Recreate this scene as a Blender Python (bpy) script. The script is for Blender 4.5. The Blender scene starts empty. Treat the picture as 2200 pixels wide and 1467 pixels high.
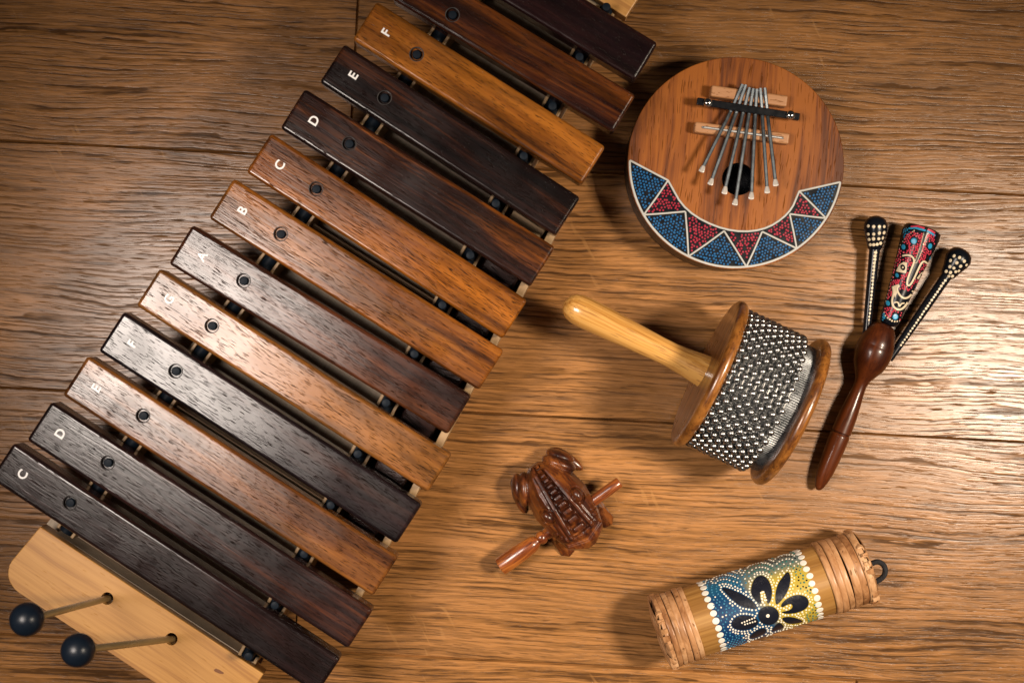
import bpy, bmesh, math, random
from mathutils import Vector, Matrix
from mathutils.bvhtree import BVHTree
from mathutils.geometry import tessellate_polygon

# ------------------------------------------------------------------ scale
U = 0.00036                 # metres per photo pixel on the floor
H = 3055.56                 # camera height in those pixels (50 mm lens)
CX, CY = 1100.0, 733.5
sc = bpy.context.scene
col = sc.collection

# ------------------------------------------------------------------ camera, light, exposure
cd = bpy.data.cameras.new("camera")
cam = bpy.data.objects.new("camera", cd); col.objects.link(cam)
cam.location = (0, 0, H * U)
cd.lens = 50; cd.sensor_width = 36
cd.clip_start = 0.01; cd.clip_end = 50
cd.dof.use_dof = True; cd.dof.focus_distance = 1.055; cd.dof.aperture_fstop = 10.0
sc.camera = cam

world = bpy.data.worlds.new("World"); sc.world = world; world.use_nodes = True
wb = world.node_tree.nodes["Background"]
wb.inputs[0].default_value = (0.9, 0.95, 1.0, 1); wb.inputs[1].default_value = 0.02

def softbox(name, px, py, hz, watts, size, color, aim, spread):
    ld = bpy.data.lights.new(name, 'AREA'); ld.shape = 'SQUARE'; ld.size = size
    ld.energy = watts; ld.color = color; ld.spread = math.radians(spread)
    o = bpy.data.objects.new(name, ld); col.objects.link(o)
    o.location = ((px - CX) * U, -(py - CY) * U, hz * U)
    d = Vector(((aim[0] - CX) * U, -(aim[1] - CY) * U, 0)) - o.location
    o.rotation_euler = d.to_track_quat('-Z', 'Y').to_euler()
    return o
softbox("softbox_left", -190, 710, 3000, 1.75, 0.30, (1.0, 0.87, 0.77), (1080, 1100), 60)
softbox("softbox_right", 3220, 800, 3000, 2.65, 0.19, (1.0, 0.84, 0.66), (1500, 1130), 57)

sc.view_settings.view_transform = 'Standard'
sc.view_settings.look = 'None'
sc.view_settings.exposure = 0.0
sc.view_settings.gamma = 1.0
sc.view_settings.use_curve_mapping = False
sc.cycles.max_bounces = 6

# ------------------------------------------------------------------ helpers
ABS = {}                                    # absolute frames, in pixels

def W(px, py, z=0.0):
    k = (H - z) / H
    return Vector(((px - CX) * k, -(py - CY) * k, z))

def frame(o, x=(1, 0, 0), z=(0, 0, 1)):
    x = Vector(x).normalized(); z = Vector(z)
    y = z.cross(x).normalized(); z = x.cross(y).normalized()
    m = Matrix((x, y, z)).transposed().to_4x4()
    m.translation = Vector(o)
    return m

def place(o, M, parent):
    ABS[o.name] = M
    if parent is not None:
        o.parent = parent
        L = ABS[parent.name].inverted() @ M
    else:
        L = M
    L = L.copy(); L.translation = L.translation * U
    o.matrix_basis = L

def thing(name, label, cat, at, group=None):
    o = bpy.data.objects.new(name, None); o.empty_display_size = 0.01
    col.objects.link(o)
    o['label'] = label; o['category'] = cat
    if group: o['group'] = group
    place(o, Matrix.Translation(Vector(at)), None)
    return o

def obj(name, bm, mats, parent=None, M=None, smooth=False, label=None):
    """bm is in pixels in the frame M"""
    M = M or Matrix.Identity(4)
    me = bpy.data.meshes.new(name)
    for v in bm.verts: v.co *= U
    for f in bm.faces: f.smooth = smooth
    bm.normal_update()
    bm.to_mesh(me); bm.free()
    if smooth: me.set_sharp_from_angle(angle=math.radians(42))
    if not isinstance(mats, (list, tuple)): mats = [mats]
    for m in mats: me.materials.append(m)
    o = bpy.data.objects.new(name, me); col.objects.link(o)
    place(o, M, parent)
    if label: o['label'] = label
    return o

def apply_mods(o):
    dg = bpy.context.evaluated_depsgraph_get()
    me = bpy.data.meshes.new_from_object(o.evaluated_get(dg))
    old = o.data; nm = old.name
    o.modifiers.clear(); o.data = me
    bpy.data.meshes.remove(old); me.name = nm

def box(bm, c, s, bevel=0, seg=3, M=None, mi=0):
    r = bmesh.ops.create_cube(bm, size=1)
    vs = r['verts']
    for v in vs: v.co = Vector((v.co.x * s[0] + c[0], v.co.y * s[1] + c[1], v.co.z * s[2] + c[2]))
    fs = set(f for v in vs for f in v.link_faces)
    if bevel:
        es = list(set(e for v in vs for e in v.link_edges))
        b = bmesh.ops.bevel(bm, geom=es, offset=bevel, segments=seg, affect='EDGES', profile=0.5)
        vs = list(set(b['verts']) | set(v for v in vs if v.is_valid))
        fs = set(f for v in vs for f in v.link_faces)
    for f in fs: f.material_index = mi
    if M is not None:
        for v in set(v for f in fs for v in f.verts): v.co = M @ v.co
    return fs

def lathe(bm, prof, seg=48, axis='x', mi=0, cap=True, rad=None):
    """prof: list of (s, r); axis along x (or z). rad(s, r, a) may modulate."""
    rings = []
    for s, r in prof:
        ring = []
        for k in range(seg):
            a = 2 * math.pi * k / seg
            rr = rad(s, r, a) if rad else r
            p = (s, rr * math.cos(a), rr * math.sin(a)) if axis == 'x' else (rr * math.cos(a), rr * math.sin(a), s)
            ring.append(bm.verts.new(p))
        rings.append(ring)
    for a, b in zip(rings, rings[1:]):
        for k in range(seg):
            f = bm.faces.new((a[k], b[k], b[(k + 1) % seg], a[(k + 1) % seg])); f.material_index = mi
    if cap:
        f = bm.faces.new(rings[0]); f.material_index = mi
        f = bm.faces.new(list(reversed(rings[-1]))); f.material_index = mi
    bmesh.ops.recalc_face_normals(bm, faces=bm.faces[:])
    return rings

def prism(bm, pts, z0, z1, mi=0):
    lo = [bm.verts.new((p[0], p[1], z0)) for p in pts]
    hi = [bm.verts.new((p[0], p[1], z1)) for p in pts]
    n = len(pts); fs = [bm.faces.new(hi), bm.faces.new(list(reversed(lo)))]
    for k in range(n):
        fs.append(bm.faces.new((lo[k], lo[(k + 1) % n], hi[(k + 1) % n], hi[k])))
    for f in fs: f.material_index = mi
    return hi, lo, fs

def tube(bm, pts, rad, seg=10, mi=0, cap=True):
    pts = [Vector(p) for p in pts]; n = len(pts); rings = []
    up = Vector((0.013, 0.021, 1))
    for i, p in enumerate(pts):
        t = (pts[min(i + 1, n - 1)] - pts[max(i - 1, 0)]).normalized()
        if abs(t.dot(up.normalized())) > .98: up = Vector((1, .02, .01))
        a = t.cross(up).normalized(); b = a.cross(t).normalized()
        r = rad[i] if isinstance(rad, (list, tuple)) else rad
        rings.append([bm.verts.new(p + (a * math.cos(2 * math.pi * k / seg) + b * math.sin(2 * math.pi * k / seg)) * r) for k in range(seg)])
    for a, b in zip(rings, rings[1:]):
        for k in range(seg):
            bm.faces.new((a[k], a[(k + 1) % seg], b[(k + 1) % seg], b[k])).material_index = mi
    if cap:
        bm.faces.new(list(reversed(rings[0]))).material_index = mi
        bm.faces.new(rings[-1]).material_index = mi

def arr(*p): return [Vector(q) for q in p]

# ------------------------------------------------------------------ node DSL
class NT:
    def __init__(s, name):
        s.m = bpy.data.materials.new(name); s.m.use_nodes = True
        s.t = s.m.node_tree; s.n = s.t.nodes; s.l = s.t.links
        s.b = s.n["Principled BSDF"]
    def put(s, sock, v):
        if isinstance(v, bpy.types.NodeSocket): s.l.new(v, sock)
        else:
            if isinstance(v, (tuple, list)) and len(v) == 3 and sock.type == 'RGBA': v = (*v, 1)
            sock.default_value = v
    def set(s, **k):
        for n, v in k.items(): s.put(s.b.inputs[n.replace('_', ' ')], v)
    def coord(s, off=(0, 0, 0)):
        c = s.n.new("ShaderNodeTexCoord").outputs["Object"]
        a = s.n.new("ShaderNodeVectorMath"); a.operation = 'MULTIPLY_ADD'
        s.l.new(c, a.inputs[0]); a.inputs[1].default_value = (1 / U,) * 3; a.inputs[2].default_value = off
        return a.outputs[0]
    def vm(s, op, a, b):
        n = s.n.new("ShaderNodeVectorMath"); n.operation = op
        s.put(n.inputs[0], a); s.put(n.inputs[1], b)
        return n.outputs[0]
    def sep(s, v):
        n = s.n.new("ShaderNodeSeparateXYZ"); s.l.new(v, n.inputs[0]); return n.outputs
    def comb(s, x, y, z):
        n = s.n.new("ShaderNodeCombineXYZ")
        for i, v in enumerate((x, y, z)): s.put(n.inputs[i], v)
        return n.outputs[0]
    def ma(s, op, a, b=0.0, c=0.0, clamp=False):
        n = s.n.new("ShaderNodeMath"); n.operation = op; n.use_clamp = clamp
        s.put(n.inputs[0], a); s.put(n.inputs[1], b); s.put(n.inputs[2], c)
        return n.outputs[0]
    def noise(s, v, scale=1.0, detail=2.0, rough=0.5, dist=0.0, mul=None):
        if mul: v = s.vm('MULTIPLY', v, mul)
        n = s.n.new("ShaderNodeTexNoise")
        s.l.new(v, n.inputs['Vector']); n.inputs['Scale'].default_value = scale
        n.inputs['Detail'].default_value = detail; n.inputs['Roughness'].default_value = rough
        n.inputs['Distortion'].default_value = dist
        return n.outputs[0]
    def ss(s, v, lo, hi):
        n = s.n.new("ShaderNodeMapRange"); n.interpolation_type = 'SMOOTHSTEP'
        s.put(n.inputs[0], v); n.inputs[1].default_value = lo; n.inputs[2].default_value = hi
        return n.outputs[0]
    def lin(s, v, lo, hi, a, b):
        n = s.n.new("ShaderNodeMapRange")
        s.put(n.inputs[0], v)
        for i, q in enumerate((lo, hi, a, b)): n.inputs[i + 1].default_value = q
        return n.outputs[0]
    def mix(s, f, a, b, mode='MIX'):
        n = s.n.new("ShaderNodeMix"); n.data_type = 'RGBA'; n.blend_type = mode
        s.put(n.inputs[0], f); s.put(n.inputs[6], a); s.put(n.inputs[7], b)
        return n.outputs[2]
    def bump(s, h, dist, strength=1.0):
        n = s.n.new("ShaderNodeBump"); n.inputs['Strength'].default_value = strength
        n.inputs['Distance'].default_value = dist * U
        s.l.new(h, n.inputs['Height']); s.l.new(n.outputs[0], s.b.inputs['Normal'])

def plain(name, c, rough=0.5, metal=0.0, spec=0.5, bump=0.0, bs=0.2, vary=0.12, coat=0.0):
    t = NT(name); v = t.coord((17.3, 5.1, 9.7))
    n = t.noise(v, 0.03, 4, .6)
    cc = t.mix(n, tuple(x * (1 - vary * 1.6) for x in c), tuple(min(1, x * (1 + vary * 1.6)) for x in c))
    t.set(Base_Color=cc, Metallic=metal, Specular_IOR_Level=spec)
    t.set(Roughness=t.lin(t.noise(v, 0.08, 3), .2, .8, max(.03, rough - .08), rough + .08))
    if coat: t.set(Coat_Weight=coat, Coat_Roughness=.12)
    if bump: t.bump(t.noise(v, bs, 3), bump)
    return t.m

def wood(name, dark, mid, light, seed=0, axis='x', along=.0035, across=.055, bias=.5, cont=.16, pore=.62, pore_f=(.028, .42),
         pore_col=(.012, .007, .005), pore_amt=.85, rough=.33, spec=.5, bump=.5, coat=0., wavy=14., fine=.5, patina=0.):
    """grain along the axis of the object's own frame"""
    t = NT(name); rnd = random.Random(seed)
    v = t.coord((rnd.uniform(-900, 900), rnd.uniform(-900, 900), rnd.uniform(-900, 900)))
    x, y, z = t.sep(v)
    if axis == 'y': x, y = y, x
    if axis == 'z': x, z = z, x
    v = t.comb(x, y, z)
    w = t.noise(v, mul=(along * .8, .011, .011), detail=2)
    y2 = t.ma('ADD', y, t.ma('MULTIPLY', t.ma('SUBTRACT', w, .5), wavy * 4))
    v2 = t.comb(x, y2, z)
    s1 = t.noise(v2, mul=(along * .5, across * .35, across * .35), detail=3, rough=.55)
    s2 = t.noise(v2, mul=(along, across * 2.2, across * 2.2), detail=4, rough=.65)
    s3 = t.noise(v2, mul=(along * 4, across * 7, across * 7), detail=2)
    f = t.ma('ADD', t.ma('MULTIPLY', s1, .62), t.ma('MULTIPLY', s2, .38))
    f = t.ma('ADD', f, t.ma('MULTIPLY', t.ma('SUBTRACT', s3, .5), .16 * fine))
    a = t.ss(f, bias - cont, bias + .02)
    b = t.ss(f, bias - .02, bias + cont)
    c = t.mix(b, t.mix(a, dark, mid), light)
    if patina:
        pt = t.noise(v2, mul=(.0032, .028, .028), detail=4, rough=.65)
        pf = t.lin(pt, .36, .62, 1 - patina, 1.12)
        c = t.mix(1.0, c, t.comb(pf, pf, pf), 'MULTIPLY')
    p = t.noise(v2, mul=(pore_f[0], pore_f[1], pore_f[1]), detail=1.5, rough=.5)
    dens = t.noise(v2, mul=(along, .02, .02), detail=2)
    p = t.ma('ADD', p, t.ma('MULTIPLY', t.ma('SUBTRACT', dens, .5), .16))
    pm = t.ss(p, pore, pore + .06)
    c = t.mix(t.ma('MULTIPLY', pm, pore_amt), c, pore_col)
    blot = t.noise(v, 0.012, 3)
    t.set(Base_Color=c, Specular_IOR_Level=t.ma('MULTIPLY', t.ma('SUBTRACT', 1.0, t.ma('MULTIPLY', pm, .85)), spec))
    r = t.lin(blot, .25, .75, rough - .06, rough + .06)
    t.set(Roughness=t.ma('ADD', r, t.ma('MULTIPLY', pm, .35), clamp=True))
    if coat: t.set(Coat_Weight=coat, Coat_Roughness=.1)
    h = t.ma('SUBTRACT', t.ma('ADD', t.ma('MULTIPLY', s3, .18), t.ma('MULTIPLY', s2, .10)), pm)
    if bump: t.bump(h, bump)
    return t.m

# ------------------------------------------------------------------ floor
def floor_material():
    t = NT("oak_planks")
    at = t.n.new("ShaderNodeAttribute"); at.attribute_name = "plank"
    pr = t.sep(at.outputs['Color'])
    v = t.coord()
    v = t.vm('ADD', v, t.vm('MULTIPLY', at.outputs['Vector'], (5300, 2900, 700)))
    x, y, z = t.sep(v)
    w1 = t.noise(v, mul=(.0018, .0048, .01), detail=1)
    w2 = t.noise(v, mul=(.012, .02, .01), detail=2)
    y2 = t.ma('ADD', y, t.ma('ADD', t.ma('MULTIPLY', w1, 52), t.ma('MULTIPLY', w2, 6)))
    v2 = t.comb(x, y2, z)
    broad = t.noise(v2, mul=(.0010, .012, .01), detail=3)
    mid = t.noise(v2, mul=(.0070, .155, .01), detail=4, rough=.55)
    fine = t.noise(v2, mul=(.024, .52, .01), detail=2)
    # growth rings: thin dark lines of uneven spacing
    ring_ph = t.noise(v2, mul=(.0005, .03, .01), detail=1)
    rp = t.ma('ADD', t.ma('MULTIPLY', y2, .080), t.ma('MULTIPLY', ring_ph, 5))
    fr = t.ma('FRACT', t.ma('ADD', rp, t.ma('MULTIPLY', t.noise(v2, mul=(.012, .05, .01), detail=2), .8)))
    ring = t.ma('MULTIPLY', t.ss(fr, .50, .88), t.ma('SUBTRACT', 1.0, t.ss(fr, .92, 1.0)))
    ringmod = t.ss(t.noise(v2, mul=(.005, .014, .01), detail=3), .30, .58)
    ring = t.ma('MULTIPLY', ring, ringmod)
    pores = t.ss(t.noise(v2, mul=(.026, .52, .01), detail=1.5), .585, .68)
    f = t.ma('ADD', t.ma('MULTIPLY', broad, .30), t.ma('MULTIPLY', mid, .70))
    f = t.ma('ADD', f, t.ma('MULTIPLY', t.ma('SUBTRACT', fine, .5), .42))
    f = t.ma('SUBTRACT', f, t.ma('MULTIPLY', ring, .17))
    c = t.mix(t.ss(f, .30, .455), (.070, .031, .0105), (.205, .092, .027))
    c = t.mix(t.ss(f, .45, .62), c, (.325, .147, .046))
    c = t.mix(t.ma('MULTIPLY', pores, .55), c, (.055, .026, .011))
    # knots and stains
    kn = t.noise(v, mul=(.006, .014, .01), detail=3, rough=.6)
    c = t.mix(t.ma('MULTIPLY', t.ss(kn, .70, .80), .55), c, (.07, .04, .022))
    fv = t.comb(t.ma('ADD', x, t.ma('MULTIPLY', y, .55)), t.ma('SUBTRACT', y, t.ma('MULTIPLY', x, .3)), z)
    fl = t.ss(t.noise(fv, mul=(.055, .011, .01), detail=1.5, dist=.4), .66, .74)
    fl = t.ma('MULTIPLY', fl, t.ss(t.noise(v, mul=(.003, .004, .01), detail=2), .48, .62))
    c = t.mix(t.ma('MULTIPLY', fl, .4), c, (.36, .18, .06))
    g = t.noise(v, mul=(.0014, .003, .01), detail=2)
    c = t.mix(t.ma('MULTIPLY', t.ss(g, .42, .7), .35), c, (.18, .088, .034))
    tone = t.lin(pr[0], 0, 1, .82, 1.16)
    c = t.mix(1.0, c, t.comb(tone, tone, tone), 'MULTIPLY')
    rr = t.lin(t.noise(v2, mul=(.003, .03, .01), detail=3), .3, .7, .24, .30)
    t.set(Base_Color=c, Roughness=t.ma('ADD', rr, t.ma('MULTIPLY', pores, .2)),
          Specular_IOR_Level=t.ma('SUBTRACT', .37, t.ma('MULTIPLY', t.ma('MAXIMUM', pores, t.ma('MULTIPLY', ring, .9)), .34)))
    h = t.ma('ADD', t.ma('MULTIPLY', mid, .9), t.ma('MULTIPLY', fine, .55))
    h = t.ma('SUBTRACT', h, t.ma('ADD', t.ma('MULTIPLY', ring, .45), t.ma('MULTIPLY', pores, .45)))
    t.bump(h, .28)
    return t.m

def build_floor():
    bm = bmesh.new()
    lay = bm.loops.layers.float_color.new("plank")
    rnd = random.Random(5)
    ang = -math.atan(.0535)
    M = frame(W(0, 302), (math.cos(ang), math.sin(ang), 0))
    pw = 529.0
    butt = {0: [752, 752 - 3560, 752 + 3560], 1: [-1150, 2560], 2: [690, 690 - 3560, 690 + 3560], 3: [1900, -1500]}
    tone = {0: .42, 1: .62, 2: .58}
    for row in range(-3, 7):
        y1 = pw - row * pw; y0 = y1 - pw
        cuts = sorted([-3200] + butt.get(row, [rnd.uniform(-2000, 3000)]) + [5400])
        cuts = [c for c in cuts if -3200 <= c <= 5400]
        for a, b in zip(cuts, cuts[1:]):
            i = 2.9; d = 8
            o = [bm.verts.new(p) for p in ((a, y0, -d), (b, y0, -d), (b, y1, -d), (a, y1, -d))]
            n = [bm.verts.new(p) for p in ((a + i, y0 + i, 0), (b - i, y0 + i, 0), (b - i, y1 - i, 0), (a + i, y1 - i, 0))]
            fs = [bm.faces.new(n)] + [bm.faces.new((o[k], o[(k + 1) % 4], n[(k + 1) % 4], n[k])) for k in range(4)]
            cval = (tone.get(row, rnd.random()), rnd.random(), rnd.random(), 1)
            for f in fs:
                for lp in f.loops: lp[lay] = cval
    o = obj("floor", bm, floor_material(), None, M)
    o['kind'] = 'structure'
build_floor()

# ------------------------------------------------------------------ shared materials
BLACK = plain("black_rubber", (.006, .010, .016), .5, spec=.08)
BLACKP = plain("black_paint_and_shade", (.004, .005, .008), .26, spec=.3, vary=.2)
BIRCH = wood("birch_ply", (.33, .15, .036), (.43, .21, .052), (.49, .25, .068), 3, along=.004, across=.10, cont=.12, pore=.70, pore_f=(.03, .5), pore_col=(.28, .12, .03), pore_amt=.5, rough=.40, bump=.25, fine=1.2, wavy=6)
PINE = wood("pale_pine", (.20, .115, .045), (.28, .17, .075), (.34, .22, .105), 4, along=.006, across=.06, cont=.2, pore=.8, rough=.5, bump=.2)
BOXW = wood("box_plywood", (.24, .18, .12), (.32, .245, .165), (.38, .295, .20), 8, axis='y', along=.006, across=.09, pore=.8, rough=.5, bump=.2)
DARKV = wood("dark_varnish", (.012, .006, .006), (.03, .012, .01), (.05, .02, .014), 9, axis='y', along=.01, across=.2, pore=.6, rough=.22, bump=1.6)
WHITE = plain("white_print", (.78, .77, .76), .40, vary=.05)
STEEL = plain("bright_steel", (.62, .61, .58), .22, 1.0, vary=.05)

# ------------------------------------------------------------------ xylophone
ZT, TH = 271.0, 54.0
xyl = thing("xylophone", "large wooden xylophone with thirteen rosewood bars set diagonally on the oak floor",
            "xylophone", W(640, 700, 0))
BARS = [  # letter, UL, LL, UR, LR (silhouette in the photo), dark, mid, light, bias, description
    ("C", (32, 943), (-9, 1028), (738, 1406), (686, 1488), (.010, .005, .005), (.022, .0095, .0085), (.050, .018, .011), .56, "blackish bar lettered C beside the pale end board"),
    ("D", (116, 860), (65, 941), (807, 1303), (752, 1392), (.010, .005, .005), (.026, .010, .008), (.11, .032, .010), .55, "dark bar lettered D with faint reddish streaks, second longest"),
    ("E", (193, 762), (141, 846), (858, 1190), (808, 1280), (.030, .010, .005), (.11, .036, .009), (.20, .072, .014), .47, "orange brown bar lettered E between dark bars D and F"),
    ("F", (270, 669), (217, 751), (910, 1080), (857, 1167), (.009, .005, .006), (.018, .009, .009), (.040, .016, .011), .58, "blackish grey bar lettered F in the lower octave"),
    ("G", (348, 575), (296, 656), (971, 978), (925, 1055), (.040, .013, .005), (.15, .050, .011), (.23, .088, .018), .44, "pale orange bar lettered G below the A bar"),
    ("A", (416, 484), (367, 566), (1013, 850), (968, 933), (.020, .007, .005), (.062, .019, .008), (.12, .036, .010), .5, "brown bar with a worn letter A"),
    ("B", (504, 386), (452, 468), (1082, 755), (1035, 838), (.050, .015, .004), (.19, .058, .008), (.28, .095, .012), .45, "bright orange brown bar lettered B with scratches"),
    ("C", (583, 288), (532, 372), (1132, 650), (1085, 727), (.028, .008, .004), (.16, .046, .006), (.28, .088, .009), .46, "orange brown bar lettered C in the upper octave"),
    ("D", (656, 194), (604, 278), (1191, 535), (1145, 617), (.011, .005, .005), (.030, .010, .006), (.20, .058, .008), .50, "dark bar lettered D with an orange upper edge"),
    ("E", (740, 98), (688, 181), (1243, 428), (1200, 511), (.007, .004, .004), (.015, .006, .005), (.085, .024, .007), .53, "very dark bar lettered E with fine bright pores"),
    ("F", (810, 10), (757, 88), (1302, 320), (1250, 402), (.060, .018, .004), (.20, .062, .008), (.28, .095, .012), .42, "golden brown bar lettered F near the top of the photo"),
    ("G", (892, -78), (837, 2), (1363, 210), (1320, 291), (.011, .004, .004), (.036, .010, .005), (.12, .034, .006), .515, "dark bar with brown streaks above the golden F bar"),
    ("A", (966, -172), (914, -92), (1411, 97), (1366, 183), (.010, .004, .005), (.017, .006, .006), (.028, .009, .007), .55, "shortest dark plum bar at the top edge"),
]
HOLES = [(150, 1080), (231, 994), (307, 893), (377, 797), (455, 700), (523, 603), (603, 503), (679, 406), (750, 309), (826, 210), (895, 117), (972, 32), (1046, -62)]
RPINS = [(533, 1410), (590, 1300), (653, 1190), (710, 1085), (768, 975), (829, 865), (890, 760), (950, 655), (1010, 548), (1065, 437), (1125, 335), (1187, 228), (1245, 122), (1303, 15)]

def text_mesh(body, size, bold):
    cu = bpy.data.curves.new("txt", 'FONT'); cu.body = body; cu.size = size * U; cu.offset = bold * U
    cu.align_x = 'CENTER'; cu.align_y = 'CENTER'; cu.extrude = .12 * U
    o = bpy.data.objects.new("txt", cu); col.objects.link(o)
    dg = bpy.context.evaluated_depsgraph_get()
    me = bpy.data.meshes.new_from_object(o.evaluated_get(dg))
    bpy.data.objects.remove(o); bpy.data.curves.remove(cu)
    bm = bmesh.new(); bm.from_mesh(me); bpy.data.meshes.remove(me)
    for v in bm.verts: v.co /= U
    return bm

def bar(i, spec):
    ch, UL, LL, UR, LR, dk, md, lt, bias, lab = spec
    zm = ZT - TH / 2
    q = [W(*p, zm) for p in (UL, LL, UR, LR)]
    left = (q[0] + q[1]) / 2; right = (q[2] + q[3]) / 2
    c = (left + right) / 2; c.z = ZT
    x = (right - left).normalized(); y = Vector((-x.y, x.x, 0))
    wid = (abs((q[0] - q[1]).dot(y)) + abs((q[2] - q[3]).dot(y))) / 2
    par = TH / (H - zm)
    wid -= abs(c.dot(y)) * par * .5
    ln = (right - left).length - abs(c.dot(x)) * par * .8
    wid = max(84, min(94, wid * 1.05))
    M = frame(c, x)
    bm = bmesh.new()
    box(bm, (0, 0, -TH / 2), (ln, wid, TH), bevel=7.2, seg=6)
    m = wood("rosewood_bar", dk, md, lt, 40 + i, bias=bias, cont=.13, along=.003, across=.05, pore=.615, pore_f=(.046, .80),
             rough=.215, bump=.8, wavy=7, pore_amt=.85, spec=.36, patina=.62)
    o = obj("bar", bm, m, xyl, M, label=lab)
    # counterbored hole
    hp = W(*HOLES[i], ZT); hl = M.inverted() @ hp
    cb = bmesh.new()
    lathe(cb, [(-9, 13.2), (5, 13.2)], 40, 'z')
    for v in cb.verts: v.co += Vector((hl.x, hl.y, 0))
    cut = obj("cut", cb, m, None, M)
    md_ = o.modifiers.new("b", 'BOOLEAN'); md_.operation = 'DIFFERENCE'; md_.solver = 'EXACT'; md_.object = cut
    bpy.context.view_layer.update()
    apply_mods(o)
    bpy.data.objects.remove(cut)
    rm = bmesh.new()
    lathe(rm, [(-1.5, 14.8), (.25, 14.6), (.5, 13.9), (.2, 13.0), (-4, 12.9)], 40, 'z', cap=False)
    ro = obj("hole_rim", rm, plain("rim_shade", (.012, .008, .007), .5), o, M @ Matrix.Translation((hl.x, hl.y, 0)))  # dark ring draws the shadow outline at the hole's edge
    pb = bmesh.new()
    lathe(pb, [(-9.5, 8.6), (-2.4, 8.6), (-.8, 7.4), (-.5, 4)], 24, 'z')
    obj("pin", pb, BLACK, xyl, M @ Matrix.Translation((hl.x, hl.y, 0)), smooth=True)
    # printed letter
    lp = Vector((-ln / 2 + 50, 2 if i else 0, .3))
    tb = text_mesh(ch, 25.5, .6)
    obj("letter", tb, WHITE, o, M @ Matrix.Translation(lp) @ Matrix.Rotation(math.pi / 2, 4, 'Z'))
    return M, ln, wid
BM = [bar(i, s) for i, s in enumerate(BARS)]

def rail(pa, pb, zt):
    a = W(*pa, zt); b = W(*pb, zt)
    d = (b - a).normalized(); M = frame((a + b) / 2, d); L = (b - a).length
    bm = bmesh.new()
    for s in (-1, 1):
        box(bm, (0, s * 17.3, -102), (L, 6.6, 196), bevel=1.5, seg=2)
    box(bm, (0, 0, -108), (L - 2, 27, 180))
    obj("bar_rail", bm, PINE, xyl, M)
    bm = bmesh.new()
    tube(bm, [(-L / 2 + 1, 0, -12.5), (-L / 4, .3, -12), (0, -.3, -12), (L / 4, .3, -12), (L / 2 - 1, 0, -12.5)], 13.5, 18)
    obj("rubber_cord", bm, BLACK, xyl, M, smooth=True)
    return M, L
LA, LB = (137, 1145), (1078, -104)
RA, RB = (529, 1417), (1302, 19)
ZR = ZT - TH - 2
rail(LA, LB, ZR); rail(RA, RB, ZR)
# pins standing in the gaps of the right rail
for p in RPINS:
    c = W(*p, ZT - 10)
    bm = bmesh.new()
    lathe(bm, [(-90, 15), (-52, 15), (-50, 9.6), (-3, 8.6), (-.8, 7.4), (0, 4)], 22, 'z')
    obj("pin", bm, BLACK, xyl, Matrix.Translation(c), smooth=True)

# resonator box: floor sheet, end walls, dividers, end boards
def quad_board(name, pts, z0, z1, mat, parent, grain, bev=0, holes=()):
    P = [W(*p, z1) for p in pts]
    c = sum(P, Vector()) / len(P); c.z = z1
    M = frame(c, (W(*grain[1], z1) - W(*grain[0], z1)))
    L = [M.inverted() @ p for p in P]
    if sum(L[k].x * L[k - 1].y - L[k - 1].x * L[k].y for k in range(len(L))) > 0: L.reverse()
    bm = bmesh.new()
    hi, lo, fs = prism(bm, [(p.x, p.y) for p in L], z0 - z1, 0)
    if bev:
        es = [e for e in bm.edges if all(v in hi for v in e.verts)]
        bmesh.ops.bevel(bm, geom=es, offset=bev, segments=2, affect='EDGES', profile=.5)
    o = obj(name, bm, mat, parent, M)
    return o, M
quad_board("box_floor", [(100, 1125), (560, 1425), (1315, -30), (1085, -95)], 100, 128, BOXW, xyl, ((100, 1125), (560, 1425)))
quad_board("end_wall", [(110, 1158), (540, 1438), (550, 1424), (120, 1144)], 0, 190, BOXW, xyl, ((110, 1158), (540, 1438)))
quad_board("end_wall", [(1080, -84), (1310, 28), (1318, 12), (1088, -100)], 0, 190, BOXW, xyl, ((1080, -84), (1310, 28)))
# pale lower end board with rounded corner and two mallet holes
cor = [(86, 1131), (566, 1447)]
rc = [(86, 1131), (566, 1447), (486, 1566), (25, 1262)]
corner = []
for k in range(9):                       # round the left lower corner
    a = k / 8
    p0, p1, p2 = Vector((48, 1178)), Vector((-22, 1232)), Vector((66, 1289))
    p1 = Vector((2, 1246)); p0 = Vector((25, 1204)); p2 = Vector((42, 1273))
    corner.append(tuple(p0 * (1 - a) ** 2 + p1 * 2 * a * (1 - a) + p2 * a * a))
endb, EM = quad_board("end_board", [(86, 1131)] + corner + [(487, 1568), (566, 1447)], ZR - 40, ZR, BIRCH, xyl,
                      ((86, 1131), (566, 1447)), bev=2.0)
endb['label'] = "pale birch end board with two mallet holes"
MHOLES = [(230, 1285), (368, 1372)]
for hpx in MHOLES:
    hp = EM.inverted() @ W(*hpx, ZR)
    cb = bmesh.new(); lathe(cb, [(-60, 12.5), (5, 12.5)], 36, 'z')
    cut = obj("cut", cb, BIRCH, None, EM @ Matrix.Translation((hp.x, hp.y, 0)))
    mo = endb.modifiers.new("b", 'BOOLEAN'); mo.operation = 'DIFFERENCE'; mo.solver = 'EXACT'; mo.object = cut
    bpy.context.view_layer.update(); apply_mods(endb); bpy.data.objects.remove(cut)
sb_ = bmesh.new()
P_ = [EM.inverted() @ W(p[0], p[1], ZR) for p in ((459, 1438), (464, 1435), (472, 1438), (481, 1444), (480, 1447), (471, 1446), (462, 1442))]
for f_ in [sb_.faces.new([sb_.verts.new((p.x, p.y, .25)) for p in reversed(P_)])]: pass
obj("scuff_mark", sb_, plain("brown_scuff", (.16, .055, .012), .5), endb, EM)
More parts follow.
